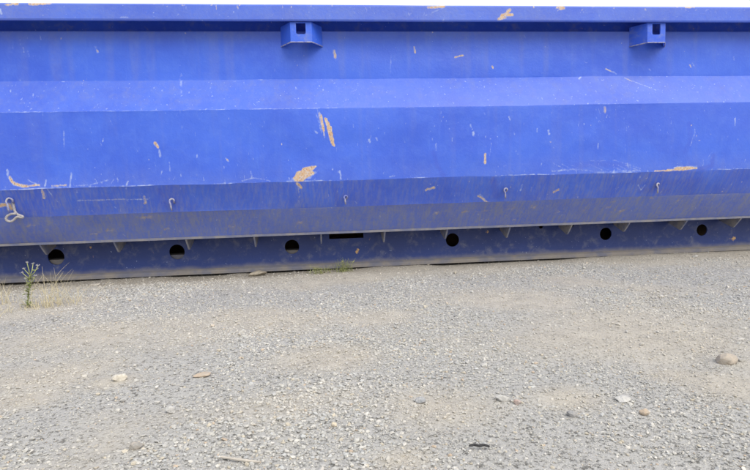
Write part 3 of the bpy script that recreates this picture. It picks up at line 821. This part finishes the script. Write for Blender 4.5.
sf = t.math('MULTIPLY', S[0], t.ramp(n2, .2, .6, .45, 1.0))
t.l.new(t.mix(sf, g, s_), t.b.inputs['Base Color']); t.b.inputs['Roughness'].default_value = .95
t.b.inputs['Specular IOR Level'].default_value = .2
t.bump(t.math('ADD', n1, t.math('MULTIPLY', n3, .5)), .6, .014)
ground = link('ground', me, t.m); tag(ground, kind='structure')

# loose crushed stone: nobody could count it
def stones(n, xr, yr, smin, smax, seed, proto, dens, reject_soil, flat=.62):
    r = np.random.default_rng(seed)
    pts = []
    need = n
    while need > 0:
        m = need * 3
        y = r.uniform(*yr, m)
        x = r.uniform(*xr, m)
        # inside the wedge the photograph can see, with a margin
        ok = (x > -0.80 * y - .45) & (x < 0.96 * y + .45) & (y < D_BASE + .10)
        ok &= r.random(m) < dens(x, y) * (1 - reject_soil * soil(x, y)) * (1 - .6 * sstep(D_BASE - .30, D_BASE - .08, y))
        q = np.stack([x[ok], y[ok]], 1)[:need]; pts.append(q); need -= len(q)
    p = np.concatenate(pts); N = len(p)
    size = .84 * smin * (smax / smin) ** (r.random(N) ** 2.2) * (.62 + .8 * fbm(p[:, 0] * 1.6, p[:, 1] * 1.6, 151, 4))
    pv, pf = proto; k = len(pv)
    base = pv[None] * (1 + r.normal(0, .20, (N, k, 1))) + r.normal(0, .10, (N, k, 3))
    sc = np.stack([r.uniform(.75, 1.35, N), r.uniform(.7, 1.1, N), r.uniform(flat - .2, flat + .2, N)], 1) * size[:, None] * .5
    base = base * sc[:, None, :]
    a = r.uniform(0, 2 * math.pi, N); b_ = r.normal(0, .35, N)
    # tilt about x, then spin about z
    cb, sb = np.cos(b_)[:, None], np.sin(b_)[:, None]
    y_, z_ = base[..., 1] * cb - base[..., 2] * sb, base[..., 1] * sb + base[..., 2] * cb
    ca, sa = np.cos(a)[:, None], np.sin(a)[:, None]
    x2, y2 = base[..., 0] * ca - y_ * sa, base[..., 0] * sa + y_ * ca
    z0 = height(p[:, 0], p[:, 1]) + size * .5 * flat * r.uniform(-.05, .95, N)
    V = np.stack([x2 + p[:, :1], y2 + p[:, 1:], z_ + z0[:, None]], -1).reshape(-1, 3)
    Fc = (pf[None] + (np.arange(N) * k)[:, None, None]).reshape(-1, 3)
    # stone colours: grey crushed rock with some buff, pinkish and dark pieces
    pal = np.array([(.44, .44, .425), (.48, .475, .455), (.39, .39, .385), (.42, .43, .435), (.53, .52, .50), (.46, .43, .37), (.31, .315, .32), (.46, .39, .32), (.56, .55, .53)])
    pr_ = np.array([.24, .2, .18, .16, .06, .08, .05, .02, .02])
    pal = (pal * 1.3 - .30 * np.array([.44, .435, .42])) * np.array([1.0, .985, .945])
    ci = r.choice(len(pal), N, p=pr_ / pr_.sum())
    so = soil(p[:, 0], p[:, 1])
    col = pal[ci] * r.uniform(.9, 1.1, (N, 1)) * (.90 + .22 * fbm(p[:, 0] * 3, p[:, 1] * 3, 141))[:, None]
    dust_c = np.array([.485, .45, .385])
    mixf = (so * r.uniform(.35, .9, N))[:, None]
    col = col * (1 - mixf) + dust_c * mixf
    return V, Fc, np.repeat(col, k, 0)

def icosa():
    g_ = (1 + 5 ** .5) / 2
    v = np.array([(-1, g_, 0), (1, g_, 0), (-1, -g_, 0), (1, -g_, 0), (0, -1, g_), (0, 1, g_), (0, -1, -g_), (0, 1, -g_), (g_, 0, -1), (g_, 0, 1), (-g_, 0, -1), (-g_, 0, 1)], float)
    v /= np.linalg.norm(v[0])
    f = np.array([(0, 11, 5), (0, 5, 1), (0, 1, 7), (0, 7, 10), (0, 10, 11), (1, 5, 9), (5, 11, 4), (11, 10, 2), (10, 7, 6), (7, 1, 8), (3, 9, 4), (3, 4, 2), (3, 2, 6), (3, 6, 8), (3, 8, 9), (4, 9, 5), (2, 4, 11), (6, 2, 10), (8, 6, 7), (9, 8, 1)])
    return v, f
def octa():
    v = np.array([(1, 0, 0), (-1, 0, 0), (0, 1, 0), (0, -1, 0), (0, 0, 1), (0, 0, -1)], float)
    f = np.array([(0, 2, 4), (2, 1, 4), (1, 3, 4), (3, 0, 4), (2, 0, 5), (1, 2, 5), (3, 1, 5), (0, 3, 5)])
    return v, f
tst = NT('crushed_stone'); P = tst.coord(); cattr, _ = tst.attr('stone_colour')
nz = tst.noise(P, 260, 3, .6)
tst.l.new(tst.mix(tst.ramp(nz, .35, .7, 0, .3), cattr, C(.50, .48, .45)), tst.b.inputs['Base Color'])
tst.b.inputs['Roughness'].default_value = .92; tst.b.inputs['Specular IOR Level'].default_value = .25
tst.bump(nz, .35, .004)
ones = lambda x, y: np.ones_like(x)
near_d = lambda x, y: np.clip(1.9 / y, .25, 1) ** 1.6
parts_ = [stones(55000, (-4.2, 4.9), (.95, 4.6), .0065, .016, 201, icosa(), lambda x, y: near_d(x, y) * (.1 + 1.6 * sstep(.3, .7, fbm(x * 1.8, y * 1.8, 121, 4))), .5),
          stones(118000, (-4.2, 4.9), (.95, 4.6), .0035, .009, 202, octa(), near_d, .30),
          stones(9000, (-4.2, 4.9), (1.6, 4.6), .009, .020, 203, icosa(), lambda x, y: sstep(1.4, 3.2, y) * fbm(x * 2, y * 2, 131), .5)]
parts_.append(stones(420, (-4.2, 4.9), (.95, 4.6), .016, .030, 204, icosa(), ones, .2))
for extra in (3,): parts_[2] = tuple(np.concatenate([parts_[2][k], parts_[extra][k] + (len(parts_[2][0]) if k == 1 else 0)]) for k in range(3))
parts_[0] = tuple(np.concatenate([parts_[0][k], parts_[2][k] + (len(parts_[0][0]) if k == 1 else 0)]) for k in range(3))
parts_ = parts_[:2]
for nm, (V, Fc, col) in zip(('gravel', 'gravel'), parts_):
    me = mesh_np(nm, V, Fc, False, col, 'stone_colour')
    o = link(nm, me, tst.m)
    tag(o, kind='stuff')
    o['category'] = 'gravel'
parts_names = [o for o in scene.objects if o.name.startswith('gravel')]
parts_names[0]['label'] = 'coarse grey crushed stone strewn over the ground'
parts_names[1]['label'] = 'fine grey chippings between the coarser stones'

# ------------------------------------------------------------------ single stones one can pick out
import bmesh
def rock(px, py, w, h, cols, label, seed, flat=.6, name='stone', lift=.35, group='loose stones on the gravel', ratio=1.0, cuts=16):
    p = on_ground(px, py + h * .35); d = np.linalg.norm(p - CAM)
    size = w * d / F_PX * .82
    bm = bmesh.new(); bmesh.ops.create_icosphere(bm, subdivisions=4, radius=.5)
    r = np.random.default_rng(seed)
    planes = [(lambda n_: n_ / np.linalg.norm(n_))(r.normal(size=3)) for _ in range(cuts)]
    offs = r.uniform(.30, .45, cuts) if cuts > 8 else r.uniform(.38, .47, cuts)
    for v_ in bm.verts:
        c_ = np.array(v_.co)
        for n_, o_ in zip(planes, offs):
            e = c_.dot(n_) - o_
            if e > 0: c_ = c_ - n_ * e * .96
        c_ = c_ * (1 + .22 * (fbm(c_[0] * 5 + 9, c_[1] * 5 + c_[2] * 4 + 9, seed) - .5))
        v_.co = (c_[0] * size * 1.22, c_[1] * size * .95 * ratio, c_[2] * size * flat * 1.3)
    me = bpy.data.meshes.new(name); bm.to_mesh(me); bm.free()
    me.polygons.foreach_set('use_smooth', [True] * len(me.polygons))
    m_ = plain(name + '_surface', cols, 70, .95, .7)
    o = link(name, me, m_)
    o.location = (p[0], p[1] + size * .3, float(height(p[0], p[1])) + size * flat * (lift - .14) + .003)
    o.rotation_euler = (0, r.uniform(-.12, .12), r.uniform(-.4, .4))
    tag(o, label, 'stone', group)
TANC = (C(.44, .38, .31), C(.37, .33, .28)); WH = (C(.54, .53, .50), C(.44, .43, .41)); GR = (C(.40, .40, .40), C(.28, .29, .30)); OR = (C(.48, .38, .28), C(.44, .38, .31)); DK = (C(.27, .27, .27), C(.35, .34, .33))
rock(731, 359.5, 18.5, 12, TANC, 'largest rounded tan stone lying on the gravel at the right', 1, .50, cuts=7)
rock(257, 274.5, 19, 6, (C(.40, .35, .27), C(.30, .27, .22)), 'flat brown stone slab tucked against the foot of the container', 2, .33, lift=.5)
rock(170, 410.5, 11, 9, WH, 'whitish rounded pebble on the blue-grey gravel, left of centre', 3, .8)
rock(118, 380, 14, 8, (C(.66, .62, .54), C(.5, .46, .38)), 'cream stone on a tan patch of gravel at the left', 4, .55)
rock(200.5, 378, 17, 4.5, OR, 'thin orange-brown flake lying flat on the gravel', 5, .2)
rock(134, 447, 13, 8, (C(.40, .36, .31), C(.3, .29, .27)), 'greyish-brown stone at the bottom edge, left of the wood splinter', 6, .6)
rock(334, 426, 7, 7, (C(.62, .54, .40), C(.5, .44, .35)), 'small yellowish pebble in the middle foreground', 8, .8)
rock(421, 401, 10, 8, GR, 'light grey angular stone in mid gravel', 9, .7)
rock(503, 400, 12, 7, WH, 'whitish blocky stone next to a pinkish one', 10, .6)
rock(518, 403, 8, 7, (C(.48, .36, .31), C(.4, .34, .31)), 'small pinkish stone next to a whitish blocky one', 11, .7)
rock(573, 413.5, 10, 6, DK, 'dark grey stone with a shadowed front, below an orange patch', 12, .6)
rock(647, 412, 10, 6, OR, 'pale orange stone in the right foreground', 13, .6)
rock(625, 400, 15, 6, WH, 'long white flat stone in the right foreground', 14, .3)
rock(696.5, 256.5, 5.5, 2.4, WH, 'tiny white stone at the foot of the container, right', 15, .4)
rock(94, 284.8, 11, 2.4, (C(.5, .47, .42), C(.42, .38, .32)), 'pale flake at the foot of the container beside the weeds', 16, .18)

def splinter(pts_px, rad, cols, name, label, cat, lift=.008):
    P = []
    for px, py in pts_px:
        g = on_ground(px, py); P.append((g[0], g[1], float(height(g[0], g[1])) + lift))
    P = np.array(P); tt = np.linspace(0, len(P) - 1, 14)
    PS = np.stack([np.interp(tt, np.arange(len(P)), P[:, k]) for k in range(3)], 1)
    rr = [rad * (.35 + .65 * math.sin(math.pi * (i + 1) / 15) ** .5) * random.uniform(.8, 1.15) for i in range(14)]
    v, f = tube(PS, rr, 6)
    o = link(name, mesh(name, v, f), plain(name + '_surface', cols, 40, .9, .3)); tag(o, label, cat)
splinter([(469.5, 451.6), (474, 450), (479, 450.9), (484, 450.0), (489.5, 452)], .0038, (C(.02, .02, .022), C(.045, .045, .045)), 'rubber_scrap', 'short black strip of rubber in the foreground gravel', 'scrap', .013)
splinter([(221, 459), (235, 461), (248, 462.5), (260, 463)], .0038, (C(.50, .46, .40), C(.42, .39, .34)), 'wood_splinter', 'pale dry wood splinter lying near the bottom edge', 'stick', .008)

# ------------------------------------------------------------------ weeds and dry grass
mat_straw = plain('dry_straw', (C(.62, .54, .36), C(.48, .43, .27)), 60, .9, .1)
mat_stem = plain('weed_stem', (C(.24, .29, .10), C(.36, .37, .17)), 60, .85, .1)
mat_leaf = plain('weed_leaf', (C(.20, .23, .08), C(.34, .34, .15)), 40, .8, .1)
mat_fluff = plain('seed_head', (C(.50, .49, .48), C(.38, .37, .36)), 90, .95, .2)

def blade(p, a, L, lean, w=.0022, bend=.5):
    pts = []
    for k in range(6):
        s = k / 5
        r_ = lean * L * (s + bend * s * s)
        pts.append((p[0] + math.cos(a) * r_, p[1] + math.sin(a) * r_, p[2] + L * (s - .18 * bend * s * s)))
    return tube(pts, [w * (1 - .75 * k / 5) for k in range(6)], 4)

def leaf(p, a, L, w, up):
    d = np.array([math.cos(a), math.sin(a), 0]); s = np.array([-math.sin(a), math.cos(a), 0])
    p = np.array(p); V = []; Fc = []
    for k in range(5):
        t_ = k / 4; c = p + d * L * t_ + np.array([0, 0, 1]) * L * (up * t_ - .45 * t_ * t_)
        ww = w * math.sin(math.pi * (.12 + .83 * t_))
        V += [c - s * ww + [0, 0, ww * .35], c, c + s * ww + [0, 0, ww * .35]]
    for k in range(4):
        b_ = 3 * k; Fc += [(b_, b_ + 1, b_ + 4, b_ + 3), (b_ + 1, b_ + 2, b_ + 5, b_ + 4)]
    return V, Fc

def empty(name, loc, label, cat, group=None):
    o = bpy.data.objects.new(name, None); scene.collection.objects.link(o); o.location = loc
    tag(o, label, cat, group); return o
def sub(name, vf, mat, root_, smooth=False):
    o = link(name, mesh(name, *vf, smooth), mat, root_); return o

# the tall flowering weed
g = on_ground(28, 309); yw = g[1]
wz = float(height(g[0], g[1]))
wd = empty('flowering_weed', (g[0], g[1], wz), 'slender green weed with pale seed heads in front of the container', 'weed')
L = lambda px, py, dy=0: tuple(on_depth(px, py, yw + dy) - np.array([g[0], g[1], wz]))
sub('stem', merge([tube([(0, 0, 0), L(27.4, 303), L(28.6, 296), L(29.0, 290), L(30.4, 284), L(29.6, 275)], [.004, .0036, .0033, .003, .0027, .0023], 6)]), mat_stem, wd, True)
for (a_, b_, dy) in (((29.2, 287), (25.5, 279), .03), ((29.6, 284), (35, 276), -.03), ((29.6, 275), (24, 269), .02), ((29.6, 275), (27, 263), -.02), ((29.8, 276), (33, 264), .03), ((29.8, 277), (38, 266), -.01), ((29.6, 279), (22.5, 273), -.03), ((32, 270), (37.5, 269), .02)):
    m_ = ((a_[0] + b_[0]) / 2 + .6, (a_[1] + b_[1]) / 2 + .8)
    br = sub('branch', tube([L(*a_), L(*m_, dy / 2), L(*b_, dy)], [.003, .0027, .002], 5), mat_stem, wd, True)
    parts2 = []
    hp = np.array(L(*b_, dy)); r_ = np.random.default_rng(int(b_[0] * 10))
    for k in range(16):
        d_ = r_.normal(size=3); d_[2] = abs(d_[2]) + .2; d_ /= np.linalg.norm(d_)
        parts2.append(tube([hp, hp + d_ * r_.uniform(.006, .015)], [.0013, .0004], 4))
    sub('seed_head', merge(parts2), mat_fluff, br)
lv = []
r_ = np.random.default_rng(5)
for k in range(60):
    s = r_.uniform(.05, .95); p = np.array(L(28 + 2 * s, 309 - 34 * s)) 
    lv.append(leaf(p, r_.uniform(0, 6.28), r_.uniform(.02, .05) * (1.2 - .6 * s), r_.uniform(.004, .008), r_.uniform(.4, 1.0)))
sub('leaves', merge(lv), mat_stem, wd)['kind'] = 'stuff'

def tuft(px, py, n, hmin, hmax, spread, label, seed, mat, lean=.45, leaves=0, name='dry_grass_tuft', cat='grass', group='dry grass in front of the container', w=.0016):
    g = on_ground(px, py); z = float(height(g[0], g[1])); r_ = np.random.default_rng(seed)
    e = empty(name, (g[0], g[1], z), label, cat, group)
    st = []; lf = []
    for k in range(n):
        p = (r_.normal(0, spread), r_.normal(0, spread * .5), -.004)
        a = r_.uniform(0, 6.28); Lh = r_.uniform(hmin, hmax)
        st.append(blade(p, a, Lh, r_.uniform(.1, lean), w * r_.uniform(.6, 1.2), r_.uniform(-.2, 1)))
        if r_.random() < .5:
            s = r_.uniform(.4, .8); q_ = (p[0] + math.cos(a) * lean * .4 * Lh * s, p[1] + math.sin(a) * lean * .4 * Lh * s, Lh * s * .9)
            st.append(blade(q_, r_.uniform(0, 6.28), Lh * .35, .7, w * .6, .3))
    for k in range(leaves):
        p = (r_.normal(0, spread), r_.normal(0, spread * .5), r_.uniform(0, hmax * .6))
        lf.append(leaf(p, r_.uniform(0, 6.28), r_.uniform(.015, .04), r_.uniform(.004, .008), r_.uniform(.3, 1)))
    sub('blades', merge(st), mat, e)['kind'] = 'stuff'
    if lf: sub('leaves', merge(lf), mat_leaf, e)['kind'] = 'stuff'
tuft(48, 308, 34, .06, .26, .05, 'tallest straw tuft right of the flowering weed', 301, mat_straw, .42)
tuft(6, 306, 20, .05, .19, .05, 'straw tuft at the left edge of the gravel', 302, mat_straw, .6)
tuft(70, 304, 34, .04, .17, .07, 'short straw tuft, the rightmost by the flowering weed', 303, mat_straw, .6)
tuft(27, 311, 34, .02, .10, .08, 'low straw round the foot of the flowering weed', 304, mat_straw, .8)
tuft(320, 274, 44, .025, .08, .05, 'low green weed below the rectangular slot', 305, mat_stem, .6, 24, 'low_weed', 'weed', 'green weeds at the foot of the container', .0015)
tuft(344, 272, 50, .03, .13, .035, 'bushier green weed against the base, right of the low one', 306, mat_stem, .4, 34, 'low_weed', 'weed', 'green weeds at the foot of the container', .0015)
